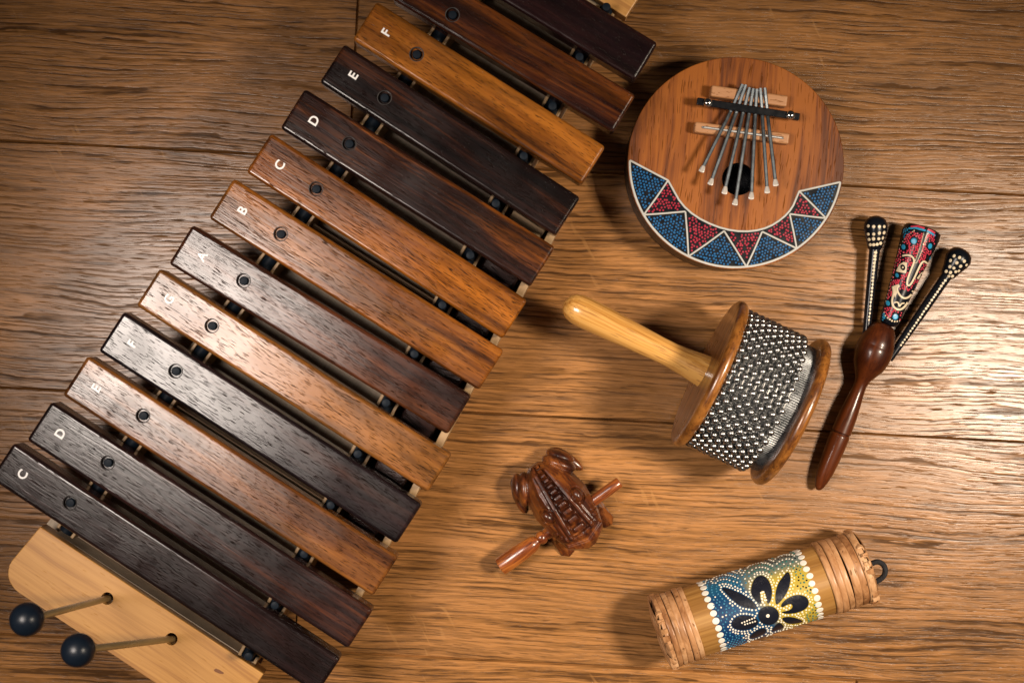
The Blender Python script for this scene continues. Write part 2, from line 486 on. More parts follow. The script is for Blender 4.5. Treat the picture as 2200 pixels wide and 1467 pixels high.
quad_board("end_board", [(1010, -176), (1345, 38), (1402, -52), (1068, -266)], ZR - 40, ZR, BIRCH, xyl, ((1010, -176), (1345, 38)), bev=2)
# supports under the end boards
quad_board("foot_block", [(95, 1180), (470, 1430), (440, 1480), (65, 1230)], 0, ZR - 41, BOXW, xyl, ((95, 1180), (470, 1430)))
quad_board("foot_block", [(1060, -170), (1300, -20), (1330, -70), (1090, -220)], 0, ZR - 41, BOXW, xyl, ((1060, -170), (1300, -20)))
# dividers with pale laminated top edges
def divider(a, b, w=9, z=190):
    A = Vector(a); B = Vector(b); d = (B - A).normalized(); n = Vector((-d.y, d.x))
    for off, zz in ((0, z), (w + 1.5, z - 9)):
        p = [A + n * (off - w / 2), B + n * (off - w / 2), B + n * (off + w / 2), A + n * (off + w / 2)]
        quad_board("divider", [tuple(q) for q in p], 22, zz, PINE if zz == z else BOXW, xyl, (a, b), bev=1)
divider((378, 874), (700, 1081)); divider((672, 484), (945, 656)); divider((215, 1072), (585, 1310), z=120)
divider((905, 205), (1140, 340), z=80)
# side pocket on the right of the right rail: pale wall, dark varnished block
quad_board("side_wall", [(752, 1292), (768, 1298), (1240, 420), (1224, 412)], 0, 205, PINE, xyl, ((768, 1298), (1240, 420)), bev=1.5)
quad_board("side_block", [(700, 1205), (756, 1236), (805, 1150), (745, 1120)], 60, 188, PINE, xyl, ((756, 1236), (700, 1205)), bev=2)
quad_board("side_block", [(742, 1118), (806, 1156), (1120, 590), (1045, 545)], 60, 176, DARKV, xyl, ((742, 1118), (1040, 555)), bev=6)
quad_board("side_block", [(1052, 545), (1122, 582), (1222, 408), (1150, 366)], 60, 188, PINE, xyl, ((1122, 582), (1052, 545)), bev=2)

# ------------------------------------------------------------------ mallets
STICK = wood("mallet_stick", (.16, .11, .05), (.24, .17, .075), (.3, .22, .11), 21, axis='x', along=.004, across=.2, pore=.8, rough=.3, bump=.1)
BALL = plain("black_mallet_rubber", (.005, .009, .016), .34, spec=.35, vary=.2, bump=.1)
for hpx, bpx, lab in ((MHOLES[0], (58, 1330), "black ball mallet standing in the left hole of the pale end board"),
                      (MHOLES[1], (168, 1396), "black ball mallet standing in the end board hole nearer the bottom edge")):
    a = W(*hpx, ZR); b = W(*bpx, 680)
    d = (b - a).normalized()
    base = a - d * 150
    mal = thing("mallet", lab, "mallet", base, "mallets standing in the xylophone end board")
    L = (b - base).length
    M = frame(base, d, (0, 1, 0))
    bm = bmesh.new(); lathe(bm, [(0, 5.8), (2, 6.4), (L - 10, 6.6), (L, 6.6)], 24)
    obj("stick", bm, STICK, mal, M, smooth=True)
    bm = bmesh.new()
    r = 28.5
    lathe(bm, [(L - r * math.cos(t), max(.5, r * math.sin(t))) for t in [math.pi * k / 28 for k in range(29)]], 48)
    obj("head", bm, BALL, mal, M, smooth=True)

# ------------------------------------------------------------------ decals projected on the object's own surface
EYE = Vector((0, 0, H))
class Surf:
    def __init__(s, objs):
        vs, fs = [], []
        for o in objs:
            M = ABS[o.name]; off = len(vs)
            vs += [M @ (v.co / U) for v in o.data.vertices]
            fs += [[i + off for i in p.vertices] for p in o.data.polygons]
        s.t = BVHTree.FromPolygons(vs, fs)
    def hit(s, p):
        d = (W(p[0], p[1], 0) - EYE).normalized()
        h, n, i, _ = s.t.ray_cast(EYE, d)
        if h is None: return None, None
        if n.dot(d) > 0: n = -n
        return h, n

def dot(bm, h, n, rx, ry=None, xdir=None, hgt=.35, mi=0, seg=10, lift=.15):
    ry = ry or rx
    x = (Vector(xdir) if xdir is not None else Vector((1, 0.1, 0)))
    x = (x - n * x.dot(n)).normalized(); y = n.cross(x)
    c = h + n * lift
    rings = []
    for rr, zz in ((1, -.25), (.93, .5), (.62, .88)):
        rings.append([bm.verts.new(c + x * (rx * rr * math.cos(2 * math.pi * k / seg)) + y * (ry * rr * math.sin(2 * math.pi * k / seg)) + n * (min(rx, ry) * hgt * zz)) for k in range(seg)])
    for a, b in zip(rings, rings[1:]):
        for k in range(seg):
            f = bm.faces.new((a[k], a[(k + 1) % seg], b[(k + 1) % seg], b[k])); f.material_index = mi; f.smooth = True
    f = bm.faces.new(rings[-1]); f.material_index = mi; f.smooth = True

def resample(pts, step):
    pts = [Vector(p) for p in pts]; out = [pts[0].copy()]
    for a, b in zip(pts, pts[1:]):
        L = (b - a).length; n = max(1, round(L / step))
        for k in range(1, n + 1): out.append(a.lerp(b, k / n))
    return out

def smooth_curve(pts, it=2, closed=False):
    pts = [Vector(p) for p in pts]
    for _ in range(it):
        q = [] if closed else [pts[0]]
        m = len(pts)
        for k in range(m if closed else m - 1):
            a, b = pts[k], pts[(k + 1) % m]
            q += [a.lerp(b, .25), a.lerp(b, .75)]
        if not closed: q.append(pts[-1])
        pts = q
    return pts

def stroke(bm, S, pts, w, mi=0, lift=.3, hgt=.5, step=2.0):
    """raised painted line, pts and width in photo px"""
    P = resample(pts, step); prev = None
    for i, p in enumerate(P):
        t = (P[min(i + 1, len(P) - 1)] - P[max(i - 1, 0)]).normalized(); n2 = Vector((-t.y, t.x))
        row = []
        ww = w / 2 * (.75 if i in (0, len(P) - 1) else 1)
        for k, zz in ((-1, 0), (-.55, 1), (.55, 1), (1, 0)):
            h, n = S.hit(p + n2 * ww * k)
            if h is None: row = None; break
            row.append(h + n * (lift + hgt * zz))
        if row and prev:
            for k in range(3):
                f = bm.faces.new((prev[k], prev[k + 1], row_v(bm, row)[k + 1] if False else None, None)) if False else None
        rv = [bm.verts.new(q) for q in row] if row else None
        if rv and prev:
            for k in range(3):
                f = bm.faces.new((prev[k], prev[k + 1], rv[k + 1], rv[k])); f.material_index = mi; f.smooth = True
        prev = rv

def fill(bm, S, poly, mi=0, lift=.2, maxe=5.0):
    """flat painted patch bounded by a polygon in photo px"""
    b2 = bmesh.new()
    P = [Vector((p[0], p[1], 0)) for p in resample(list(poly) + [poly[0]], maxe)[:-1]]
    tri = tessellate_polygon([P])
    vs = [b2.verts.new(p) for p in P]
    for t in tri:
        try: b2.faces.new([vs[k] for k in t])
        except ValueError: pass
    for _ in range(6):
        es = [e for e in b2.edges if e.calc_length() > maxe * 1.6]
        if not es: break
        bmesh.ops.subdivide_edges(b2, edges=es, cuts=1)
        bmesh.ops.triangulate(b2, faces=b2.faces[:])
    mp = {}
    for v in b2.verts:
        h, n = S.hit((v.co.x, v.co.y))
        mp[v] = bm.verts.new(h + n * lift) if h is not None else None
    for f in b2.faces:
        q = [mp[v] for v in f.verts]
        if all(q):
            g = bm.faces.new(q); g.material_index = mi; g.smooth = True
            g.normal_update()
            if g.normal.z < 0: g.normal_flip()
    b2.free()

def inside(p, poly):
    x, y = p[0], p[1]; r = False; j = len(poly) - 1
    for i in range(len(poly)):
        xi, yi = poly[i][0], poly[i][1]; xj, yj = poly[j][0], poly[j][1]
        if (yi > y) != (yj > y) and x < (xj - xi) * (y - yi) / (yj - yi) + xi: r = not r
        j = i
    return r

def pdist(p, pts, closed=True):
    best = 1e9; n = len(pts)
    for i in range(n if closed else n - 1):
        ax, ay = pts[i][0], pts[i][1]; bx, by = pts[(i + 1) % n][0], pts[(i + 1) % n][1]
        dx, dy = bx - ax, by - ay; L = dx * dx + dy * dy
        t = 0 if L == 0 else max(0, min(1, ((p[0] - ax) * dx + (p[1] - ay) * dy) / L))
        d = (p[0] - ax - t * dx) ** 2 + (p[1] - ay - t * dy) ** 2
        if d < best: best = d
    return math.sqrt(best)

BLUE = plain("blue_dot_paint", (.012, .095, .24), .28, vary=.2)
RED = plain("pink_dot_paint", (.30, .020, .042), .28, vary=.2)
GREYW = plain("offwhite_paint", (.40, .40, .375), .45, vary=.15, bump=.4, bs=.15)
CREAM = plain("cream_paint", (.62, .52, .36), .4, vary=.1)
TEAL = plain("teal_paint", (.03, .22, .36), .35, vary=.2)
GREEN = plain("green_paint", (.01, .13, .11), .35, vary=.2)

# ------------------------------------------------------------------ kalimba
ZK = 122.0
kc = W(1581, 351, ZK)
kal = thing("kalimba", "round wooden kalimba with seven metal tines and a dotted blue and red border", "kalimba", Vector((kc.x, kc.y, 0)))
KR = 229 * (H - ZK) / H
KW = wood("kalimba_top", (.085, .022, .004), (.185, .050, .006), (.27, .082, .010), 61, axis='y', along=.0035, across=.04, bias=.48, cont=.085, pore=.61,
          pore_f=(.022, .33), pore_col=(.07, .025, .008), pore_amt=.6, rough=.42, spec=.25, bump=.25, wavy=12)
KS = wood("kalimba_side", (.012, .007, .004), (.028, .014, .007), (.05, .024, .010), 62, axis='x', along=.005, across=.08, rough=.4)
KM = frame((kc.x, kc.y, ZK), (1, -.10, 0))
bm = bmesh.new()
def sq(s, r, a): return r * (1 + .011 * math.cos(2 * a + .2))
lathe(bm, [(-ZK, KR - 4), (-ZK + 6, KR - 1), (-ZK * .5, KR), (-16, KR), (-8, KR + .5)], 128, 'z', rad=sq)
body = obj("body", bm, KS, kal, KM, smooth=True)
bm = bmesh.new()
lathe(bm, [(-8, KR - 2), (-7.9, KR + .8), (-1.6, KR + 1), (-.4, KR + .4), (0, KR - .6)], 128, 'z', rad=sq)
top = obj("soundboard", bm, KW, kal, KM)
cb = bmesh.new(); lathe(cb, [(-112, 33.5), (5, 33.5)], 64, 'z')
hole = W(1586, 385, ZK)
cut = obj("cut", cb, KS, None, Matrix.Translation(hole))
for o in (top, body):
    mo = o.modifiers.new("b", 'BOOLEAN'); mo.operation = 'DIFFERENCE'; mo.solver = 'EXACT'; mo.object = cut
bpy.context.view_layer.update(); apply_mods(top); apply_mods(body); bpy.data.objects.remove(cut)
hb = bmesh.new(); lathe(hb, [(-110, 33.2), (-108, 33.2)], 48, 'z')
obj("sound_hole", hb, BLACKP, kal, Matrix.Translation(hole))  # black disc: the shade at the bottom of the hole, given as colour
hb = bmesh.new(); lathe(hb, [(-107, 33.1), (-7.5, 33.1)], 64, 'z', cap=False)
obj("sound_hole", hb, BLACKP, kal, Matrix.Translation(hole), smooth=True)  # black lining colours in the shade down the hole's wall

def kc_(x, y): return Vector((1320 + x / 2.821, 100 + y / 2.821))
KP = [kc_(*p) for p in ((90, 690), (178, 1020), (460, 1250), (800, 1335), (1120, 1245), (1305, 1055), (1370, 822))]
KQ = [kc_(*p) for p in ((325, 812), (430, 1000), (665, 1118), (895, 1122), (1062, 1015), (1120, 878))]
kcp = Vector((1581, 351))
def arc(a, b, bulge, n=10):
    """points from a to b along a circle of their mean radius about the disc centre"""
    out = []
    va, vb = a - kcp, b - kcp
    a0 = math.atan2(va.y, va.x); a1 = math.atan2(vb.y, vb.x)
    if a1 - a0 > math.pi: a1 -= 2 * math.pi
    if a0 - a1 > math.pi: a1 += 2 * math.pi
    for k in range(n + 1):
        t = k / n; r = va.length * (1 - t) + vb.length * t + bulge * 4 * t * (1 - t)
        an = a0 + (a1 - a0) * t
        out.append(kcp + Vector((math.cos(an), math.sin(an))) * r)
    return out
# snap outer points to the rim
def rim(p):
    v = p - kcp; th = math.atan2(v.y, v.x)
    return kcp + v.normalized() * (229 * (1 + .011 * math.cos(2 * th)) - 3.4)
KP = [rim(p) for p in KP]
outer = []
for a, b in zip(KP, KP[1:]): outer += arc(a, b, 0, 8)[:-1]
outer.append(KP[-1])
inner = [KP[0], KQ[0]] + smooth_curve([KQ[0]] + KQ[1:5] + [KQ[5]], 2)[1:-1] + [KQ[5], KP[6]]
SK = Surf([top])
bm = bmesh.new()
fill(bm, SK, [tuple(p) for p in outer] + [tuple(p) for p in reversed(inner[1:-1])], 0, lift=.25, maxe=14)
border = obj("painted_border", bm, BLACKP, kal, Matrix.Identity(4))
bm = bmesh.new()
stroke(bm, SK, outer, 4.6, 0, .4, .7)
stroke(bm, SK, inner, 4.2, 0, .4, .7)
zz = [KQ[0], KP[1], KQ[1], KP[2], KQ[2], KP[3], KQ[3], KP[4], KQ[4], KP[5], KQ[5]]
for a, b in zip(zz, zz[1:]): stroke(bm, SK, [a, a.lerp(b, .5) + Vector((.6, .4)), b], 3.9, 0, .45, .8)
obj("white_outline", bm, GREYW, border, Matrix.Identity(4))
cells = [(KP[0], KQ[0], KP[1], 0), (KQ[0], KP[1], KQ[1], 1), (KP[1], KQ[1], KP[2], 0), (KQ[1], KP[2], KQ[2], 1), (KP[2], KQ[2], KP[3], 0),
         (KQ[2], KP[3], KQ[3], 1), (KP[3], KQ[3], KP[4], 0), (KQ[3], KP[4], KQ[4], 1), (KP[4], KQ[4], KP[5], 0), (KQ[4], KP[5], KQ[5], 1), (KP[5], KQ[5], KP[6], 0)]
rnd = random.Random(11)
bmb, bmr = bmesh.new(), bmesh.new()
for a, b, c, kind in cells:
    poly = [a, b] + [c]
    if kind == 0: poly = [b] + arc(a, c, 0, 8)
    allp = [tuple(p) for p in poly]
    cen = (a + b + c) / 3
    ux = ((a - c) if kind == 0 else (a - b)).normalized(); uy = Vector((-ux.y, ux.x))
    sp = 7.0 if kind == 0 else 6.8
    for i in range(-20, 21):
        for j in range(-20, 21):
            p = cen + ux * ((i + .5 * (j % 2)) * sp) + uy * (j * sp * .88)
            p += Vector((rnd.uniform(-1, 1), rnd.uniform(-1, 1))) * (1.1 if kind == 0 else 1.6)
            if rnd.random() < (.03 if kind == 0 else .10): continue
            if not inside(p, allp) or pdist(p, allp) < 4.4: continue
            h, n = SK.hit(p)
            if h is None: continue
            r = rnd.uniform(2.35, 2.75)
            dot(bmb if kind == 0 else bmr, h, n, r * (1.35 if rnd.random() < .08 else 1), r, (ux.x, -ux.y, 0), .75, 0, 8, .3)
obj("blue_dots", bmb, BLUE, border, Matrix.Identity(4))
obj("red_dots", bmr, RED, border, Matrix.Identity(4))

def cropk(x, y): return (1490 + x / 5.433, 170 + y / 5.433)
BEECH = wood("beech_bridge", (.30, .13, .05), (.38, .18, .075), (.43, .22, .10), 71, along=.01, across=.08, cont=.2, pore=.63, pore_f=(.07, .3), pore_col=(.2, .09, .04),
             pore_amt=.7, rough=.5, bump=.4, fine=.8)
def kblock(name, quad, h0, mat, hz, bev):
    q = [W(*cropk(*p), ZK + hz) for p in quad]
    c = sum(q, Vector()) / 4
    x = ((q[1] + q[2]) - (q[0] + q[3])); L = x.length / 2
    wd = ((q[0] + q[1]) - (q[2] + q[3])).length / 2
    M = frame((c.x, c.y, ZK), x)
    bm = bmesh.new(); box(bm, (0, 0, (hz + h0) / 2), (L, wd, hz - h0), bevel=bev, seg=4)
    return obj(name, bm, mat, kal, M), M, L
kblock("upper_bridge", ((215, 65), (1108, 200), (1090, 320), (195, 205)), 0, BEECH, 30, 4)
lb, LM, LL = kblock("lower_bridge", ((18, 490), (1130, 640), (1110, 755), (8, 625)), 0, BEECH, 27, 4)
zw = ZK + 29.5
a, b = W(*cropk(105, 562), zw), W(*cropk(1045, 690), zw)
dn = Vector((0, 0, -8))
bm = bmesh.new(); tube(bm, [a + dn, a + Vector((1, 0, -2)), a.lerp(b, .02), a.lerp(b, .5), a.lerp(b, .98), b + Vector((-1, 0, -2)), b + dn], 2.7, 12)
obj("bridge_wire", bm, plain("bridge_wire_steel", (.55, .55, .54), .4, .7, vary=.05), kal, Matrix.Identity(4), smooth=True)
zb = ZK + 33
a, b = W(*cropk(38, 262), zb), W(*cropk(1232, 448), zb)
M = frame((a + b) / 2, b - a)
bm = bmesh.new(); box(bm, (0, 0, 0), ((b - a).length, 14.5, 13), bevel=1.8, seg=3)
obj("clamp_bar", bm, plain("black_steel", (.004, .005, .007), .3, spec=.25, vary=.2), kal, M)
for p in ((170, 270), (1138, 416)):
    c = W(*cropk(*p), zb + 12)
    sw = thing_sw = bmesh.new()
    prof = [(-13, 4.4)]
    lathe(sw, [(-(zb + 12 - ZK), 3.6), (-9, 3.6), (-8, 9.3), (-5, 9.6), (-1, 8.2), (1.4, 5.2), (2.2, 2)], 28, 'z')
    so = obj("screw", sw, STEEL, kal, Matrix.Translation(c), smooth=True)
    sb = bmesh.new()
    for an in (.3, .3 + math.pi / 2):
        box(sb, (0, 0, 1.9), (9, 1.7, 1.2), M=Matrix.Rotation(an, 4, 'Z'))
    obj("cross_slot", sb, BLACKP, so, Matrix.Translation(c))
TINE = plain("tine_steel", (.20, .23, .255), .42, 1.0, vary=.25, bump=.2, bs=.1)
TIP = plain("ground_tine_tip", (.40, .37, .34), .45, .5, vary=.1)
TN = [((570, 62), (430, 385), (120, 1010), (92, 1075)), ((610, 68), (497, 400), (220, 1158), (195, 1225)), ((653, 100), (578, 400), (376, 1250), (360, 1330)),
      ((697, 112), (648, 410), (495, 1395), (482, 1462)), ((738, 118), (722, 420), (678, 1315), (673, 1392)), ((780, 108), (803, 420), (857, 1250), (860, 1322)),
      ((832, 105), (866, 430), (953, 1165), (960, 1238))]
for t, cl, e, tip in TN:
    P = [Vector(cropk(*q)) for q in (t, cl, e, tip)]
    path = [(P[0], 34, 3.5), (P[0].lerp(P[1], .28), 33, 3.5), (P[0].lerp(P[1], .72), 27.5, 3.5), (P[1], 24.5, 3.5),
            (P[1].lerp(P[2], .20), 31, 3.5), (P[1].lerp(P[2], .34), 34.5, 3.5), (P[1].lerp(P[2], .65), 40, 3.5), (P[2], 45, 3.5),
            (P[2].lerp(P[3], .05), 46, 3.4), (P[2].lerp(P[3], .5), 46.5, 4.9), (P[3].lerp(P[2], .05), 47, 5.8), (P[3].lerp(P[2], -.12), 47, 5.0), (P[3].lerp(P[2], -.2), 47, 3.2)]
    bm = bmesh.new(); prev = None
    for i, (p, dz, hw) in enumerate(path):
        c = W(p.x, p.y, ZK + dz)
        a_ = path[max(0, i - 1)][0]; b_ = path[min(len(path) - 1, i + 1)][0]
        d = (b_ - a_).normalized(); n = Vector((d.y, d.x, 0)).normalized() if False else Vector((-(-d.y), d.x, 0))
        n = Vector((d.y, d.x, 0)); n = Vector((-(-d.y), d.x, 0))
        wd = Vector((d.x, -d.y, 0)); n = Vector((-wd.y, wd.x, 0))
        th = 2.0 if i < 8 else 1.3
        rv = [bm.verts.new(c + n * hw * s + Vector((0, 0, z_))) for s, z_ in ((-1, -th), (1, -th), (1, th * .3), (.55, th), (-.55, th), (-1, th * .3))]
        if prev:
            for k in range(6):
                f = bm.faces.new((prev[k], prev[(k + 1) % 6], rv[(k + 1) % 6], rv[k])); f.material_index = 1 if i >= 9 else 0
        else: bm.faces.new(list(reversed(rv)))
        prev = rv
    f = bm.faces.new(prev); f.material_index = 1
    bmesh.ops.recalc_face_normals(bm, faces=bm.faces[:])
    obj("tine", bm, [TINE, TIP], kal, Matrix.Identity(4))

# ------------------------------------------------------------------ cabasa
RC = 162.0; ZC = RC + 1
lc, rc_ = W(1524, 803, ZC), W(1697, 884, ZC)
ax = (rc_ - lc).normalized()
CM = frame((lc + rc_) / 2, ax)
HL = (rc_ - lc).length / 2
cab = thing("cabasa", "cabasa with steel bead chains around its drum and a pale wooden handle", "cabasa", Vector((CM.translation.x, CM.translation.y, 0)))
CW = wood("cabasa_rim", (.075, .023, .005), (.19, .068, .012), (.27, .105, .02), 81, axis='y', along=.003, across=.14, bias=.5, cont=.12, pore=.66, rough=.30, bump=.2, coat=.25, wavy=6)
def disc(s0):
    T = 24
    prof = [(s0 - T / 2, 10)] + [(s0 - T / 2, RC - 14)] + [(s0 - math.cos(t) * T / 2, RC - 12 + 12 * math.sin(t)) for t in [math.pi * k / 12 for k in range(0, 13)]] + [(s0 + T / 2, RC - 14), (s0 + T / 2, 10)]
    bm = bmesh.new(); lathe(bm, prof, 128)
    return obj("end_disc", bm, CW, cab, CM, smooth=True)
disc(-HL); disc(HL)
bm = bmesh.new()
lathe(bm, [(-HL + 11, 137), (HL - 11, 137)], 6 * 176, cap=False, rad=lambda s, r, a: r + .85 * math.sin(a * 176))
obj("ribbed_drum", bm, plain("ribbed_steel", (.36, .37, .38), .28, 1.0, vary=.06), cab, CM, smooth=True)
NB = 39; RB = 146.0; br = 7.4
rnd = random.Random(3)
BEAD = plain("steel_bead", (.36, .355, .345), .30, 1.0, vary=.08)
for k in range(10):
    s = -HL + 12 + 7.8 + k * 13.1
    bm = bmesh.new()
    ph = rnd.uniform(-.008, .008) + k * .47 * 2 * math.pi / NB
    for j in range(NB):
        a = ph + 2 * math.pi * j / NB
        p = Vector((s + rnd.uniform(-.3, .3), RB * math.cos(a), RB * math.sin(a)))
        r = bmesh.ops.create_uvsphere(bm, u_segments=16, v_segments=10, radius=br * rnd.uniform(.97, 1.02), matrix=Matrix.Translation(p))
        a2 = ph + 2 * math.pi * (j + 1) / NB
        q = Vector((s, RB * math.cos(a2), RB * math.sin(a2)))
        tube(bm, [p.lerp(q, .22), p.lerp(q, .78)], 1.7, 6, cap=False)
    obj("bead_chain", bm, BEAD, cab, CM, smooth=True)
# handle
he = W(1218, 652, ZC)
hj = CM @ Vector((-HL - 11, 0, 0))
start = W(1214, 653, ZC)
hx = (hj - W(1222, 655, ZC)).normalized()
HM = frame(hj - hx * 318, hx)
HW = wood("ash_handle", (.26, .10, .016), (.46, .22, .048), (.58, .31, .085), 91, along=.0016, across=.07, bias=.45, cont=.09, pore=.62, pore_f=(.012, .28), pore_col=(.30, .14, .04),
          rough=.25, bump=.12, coat=.5, wavy=10)
k0 = (H - ZC) / H
prof = [(0, 2), (2, 12), (7, 21), (15, 28), (28, 32.5), (45, 34), (75, 33.5), (120, 32), (170, 29.5), (215, 27.5), (245, 27.5), (275, 30), (300, 33.5), (319, 36)]
bm = bmesh.new(); lathe(bm, [(s, r * k0) for s, r in prof], 64)
obj("handle", bm, HW, cab, HM, smooth=True)

# ------------------------------------------------------------------ clapper
def cc(x, y): return (1720 + x / 2.2925, 440 + y / 2.2925)
clap = thing("clapper", "wooden hand clapper with a painted mask head and two dotted black beaters", "clapper", W(*cc(330, 900), 0))
ZH = 41.0
a, b = W(*cc(84, 1404), 24), W(*cc(415, 588), ZH + 2)
d = b - a; L = d.length; CLM = frame(a, d)
RW = wood("red_brown_lacquer", (.012, .003, .002), (.042, .0095, .003), (.095, .022, .005), 101, along=.004, across=.05, pore=.7, rough=.33, spec=.25, bump=.2, coat=.2, wavy=8)
s_ = L / 882
prof = [(0, 3), (4, 12), (18, 22), (50, 32), (100, 41), (160, 46), (225, 49), (285, 50), (296, 49), (300, 45), (306, 45), (310, 49), (340, 48), (400, 46), (460, 41), (520, 34), (560, 32), (590, 38),
        (620, 55), (660, 78), (700, 89), (735, 92), (760, 90.5), (764, 88.5), (768, 89.5), (800, 82), (835, 71), (860, 60), (875, 48), (882, 30)]
bm = bmesh.new()
lathe(bm, [(s * s_, r / 2.2925 * .985) for s, r in prof], 56)
hnd = obj("handle", bm, RW, clap, CLM, smooth=True)
bm = bmesh.new()
lathe(bm, [(302.8 * s_, 20.4), (303.2 * s_, 20.7), (305 * s_, 20.4)], 48, cap=False)
obj("groove_ring", bm, BLACKP, hnd, CLM, smooth=True)
def cone(name, pa, pb, za, zb, prof, mat, parent, seg=48):
    a, b = W(*cc(*pa), za), W(*cc(*pb), zb)
    d = b - a; M = frame(a, d); L = d.length
    bm = bmesh.new(); lathe(bm, [(t * L, r / 2.2925 * (H - (za + zb) / 2) / H) for t, r in prof], seg)
    return obj(name, bm, mat, parent, M, smooth=True), M, L
mask, MM, ML = cone("mask_head", (428, 597), (603, 118), ZH + 2, ZH + 4,
                    [(0, 10), (.01, 30), (.03, 44), (.06, 48), (.3, 57), (.6, 72), (.82, 86), (.93, 93), (.985, 91), (1, 82)], BLACKP, clap, 64)
stL, SLM, SLL = cone("beater", (314, 735), (366, 205), 27, 40, [(0, 18), (.5, 22), (.85, 25), (1, 27)], BLACKP, clap)
stR, SRM, SRL = cone("beater", (436, 762), (728, 338), 30, 40, [(0, 18), (.5, 24), (.85, 26), (1, 27)], BLACKP, clap)
hdL, _, _ = cone("beater_tip", (365, 222), (372, 54), 41, 43, [(0, 28), (.06, 35), (.3, 44), (.58, 56), (.74, 57), (.88, 48), (.96, 30), (1, 10)], BLACKP, stL)
hdR, _, _ = cone("beater_tip", (720, 352), (806, 222), 41, 43, [(0, 28), (.06, 36), (.3, 46), (.55, 60), (.72, 63), (.88, 52), (.96, 34), (1, 12)], BLACKP, stR)

# dots on the beaters
def along_dots(S, par, p0, p1, n, r0, r1):
    bm = bmesh.new(); rnd = random.Random(n)
    A, B = Vector(cc(*p0)), Vector(cc(*p1))
    for k in range(n):
        t = k / (n - 1); p = A.lerp(B, t)
        h, nn = S.hit(p + Vector((rnd.uniform(-.5, .5), rnd.uniform(-.5, .5))))
        if h is not None:
            r = r0 * (1 - t) + r1 * t
            dot(bm, h, nn, r * rnd.uniform(.9, 1.1), r * rnd.uniform(.85, 1.1), (B.x - A.x, A.y - B.y, 0), .3)
    obj("dot_row", bm, CREAM, par, Matrix.Identity(4))
along_dots(Surf([stL]), stL, (368, 235), (337, 568), 20, 3.5, 2.1)
along_dots(Surf([stR]), stR, (712, 372), (494, 692), 24, 2.9, 2.5)
def pts_dots(S, par, pts, r, xdir):
    bm = bmesh.new(); rnd = random.Random(len(pts))
    for p in pts:
        h, nn = S.hit(cc(*p))
        if h is not None: dot(bm, h, nn, r * rnd.uniform(.9, 1.15), r * rnd.uniform(.9, 1.1), xdir, .3)
    obj("dot_pattern", bm, CREAM, par, Matrix.Identity(4))
pts_dots(Surf([hdL]), hdL, [(333, 105), (360, 108), (388, 108), (412, 108), (333, 145), (360, 145), (388, 140), (411, 138), (337, 171), (359, 168), (385, 168), (405, 164), (343, 197), (360, 197), (377, 195), (394, 190)], 3.7, (.1, 1, 0))
pts_dots(Surf([hdR]), hdR, [(756, 252), (783, 260), (738, 275), (769, 286), (806, 278), (817, 297), (735, 305), (755, 312), (788, 303), (717, 328), (738, 334), (764, 330), (779, 326), (730, 352), (748, 352)], 3.5, (.5, .85, 0))

# painted mask
def mk(x, y): return Vector((1880 + x / 6.1125, 470 + y / 6.1125))
SM = Surf([mask])
MBLUE = plain("mask_blue", (.02, .25, .44), .3, vary=.12)
MRED = plain("mask_red", (.48, .03, .06), .3, vary=.15)
feat = bmesh.new()
strokes = [([(360, 487), (420, 475), (475, 488), (510, 525), (512, 575), (480, 650), (445, 740), (420, 820), (420, 868), (442, 880)], 24),
           ([(442, 880), (472, 858), (510, 790), (560, 680), (600, 595), (640, 552), (690, 590)], 24),
           ([(315, 872), (283, 915), (308, 985), (365, 1045), (430, 1040), (488, 985), (496, 945)], 25),
           ([(232, 890), (248, 970), (222, 1060), (228, 1135), (275, 1188), (340, 1195), (400, 1145), (448, 1060), (475, 1005)], 27),
           ([(252, 1102), (288, 1090), (312, 1115), (316, 1160), (345, 1112), (385, 1108)], 19)]
spx = []
for pts, w in strokes:
    q = smooth_curve([mk(*p) for p in pts], 2); spx.append((q, w / 6.1125))
    stroke(feat, SM, q, w / 6.1125, 0, .35, .5, 1.2)
polys = [([(225, 888), (312, 858), (326, 888), (290, 925), (290, 975), (262, 1040), (240, 960)], 0), ([(275, 690), (320, 602), (375, 568), (420, 575), (417, 640), (408, 716), (340, 706)], 0),
         ([(545, 782), (590, 722), (650, 672), (640, 722), (585, 802)], 0)]
for p, mi in polys: fill(feat, SM, [mk(*q) for q in p], mi, .4, 3)
def ell(bm, x, y, rx, ry, mi, lift):
    h, n = SM.hit(mk(x, y))
    if h is not None: dot(bm, h, n, rx / 6.1125, ry / 6.1125, (.93, .34, 0), .12, mi, 16, lift)
ell(feat, 366, 640, 30, 42, 1, .55); ell(feat, 367, 640, 13, 14, 0, 1.0); ell(feat, 602, 742, 13, 30, 1, .6)
# forehead groove
stroke(feat, SM, [mk(684, 118), mk(620, 330), mk(545, 555)], 3.4, 1, .5, .3, 2)
stroke(feat, SM, [mk(640, 185), mk(590, 370), mk(524, 560)], 1.2, 0, .45, .3, 2)
stroke(feat, SM, [mk(672, 210), mk(632, 380), mk(548, 575), mk(520, 580)], 1.2, 0, .45, .3, 2)
for x, y in ((120, 1230), (135, 1272), (166, 1299), (195, 1321), (222, 1340), (258, 1348), (290, 1346), (322, 1338), (640, 328)):
    ell(feat, x, y, 12 if x != 640 else 24, 12 if x != 640 else 19, 0, .3)
for k in range(17):
    t = k / 16; ell(feat, 333 - 190 * t, 345 + 735 * t, 8, 10, 0, .3)
for x, y in ((513, 158), (495, 172), (470, 190), (443, 214), (405, 240), (385, 270), (365, 300)): ell(feat, x, y, 9, 9, 0, .3)
obj("face_lines", feat, [CREAM, BLACKP], mask, Matrix.Identity(4))
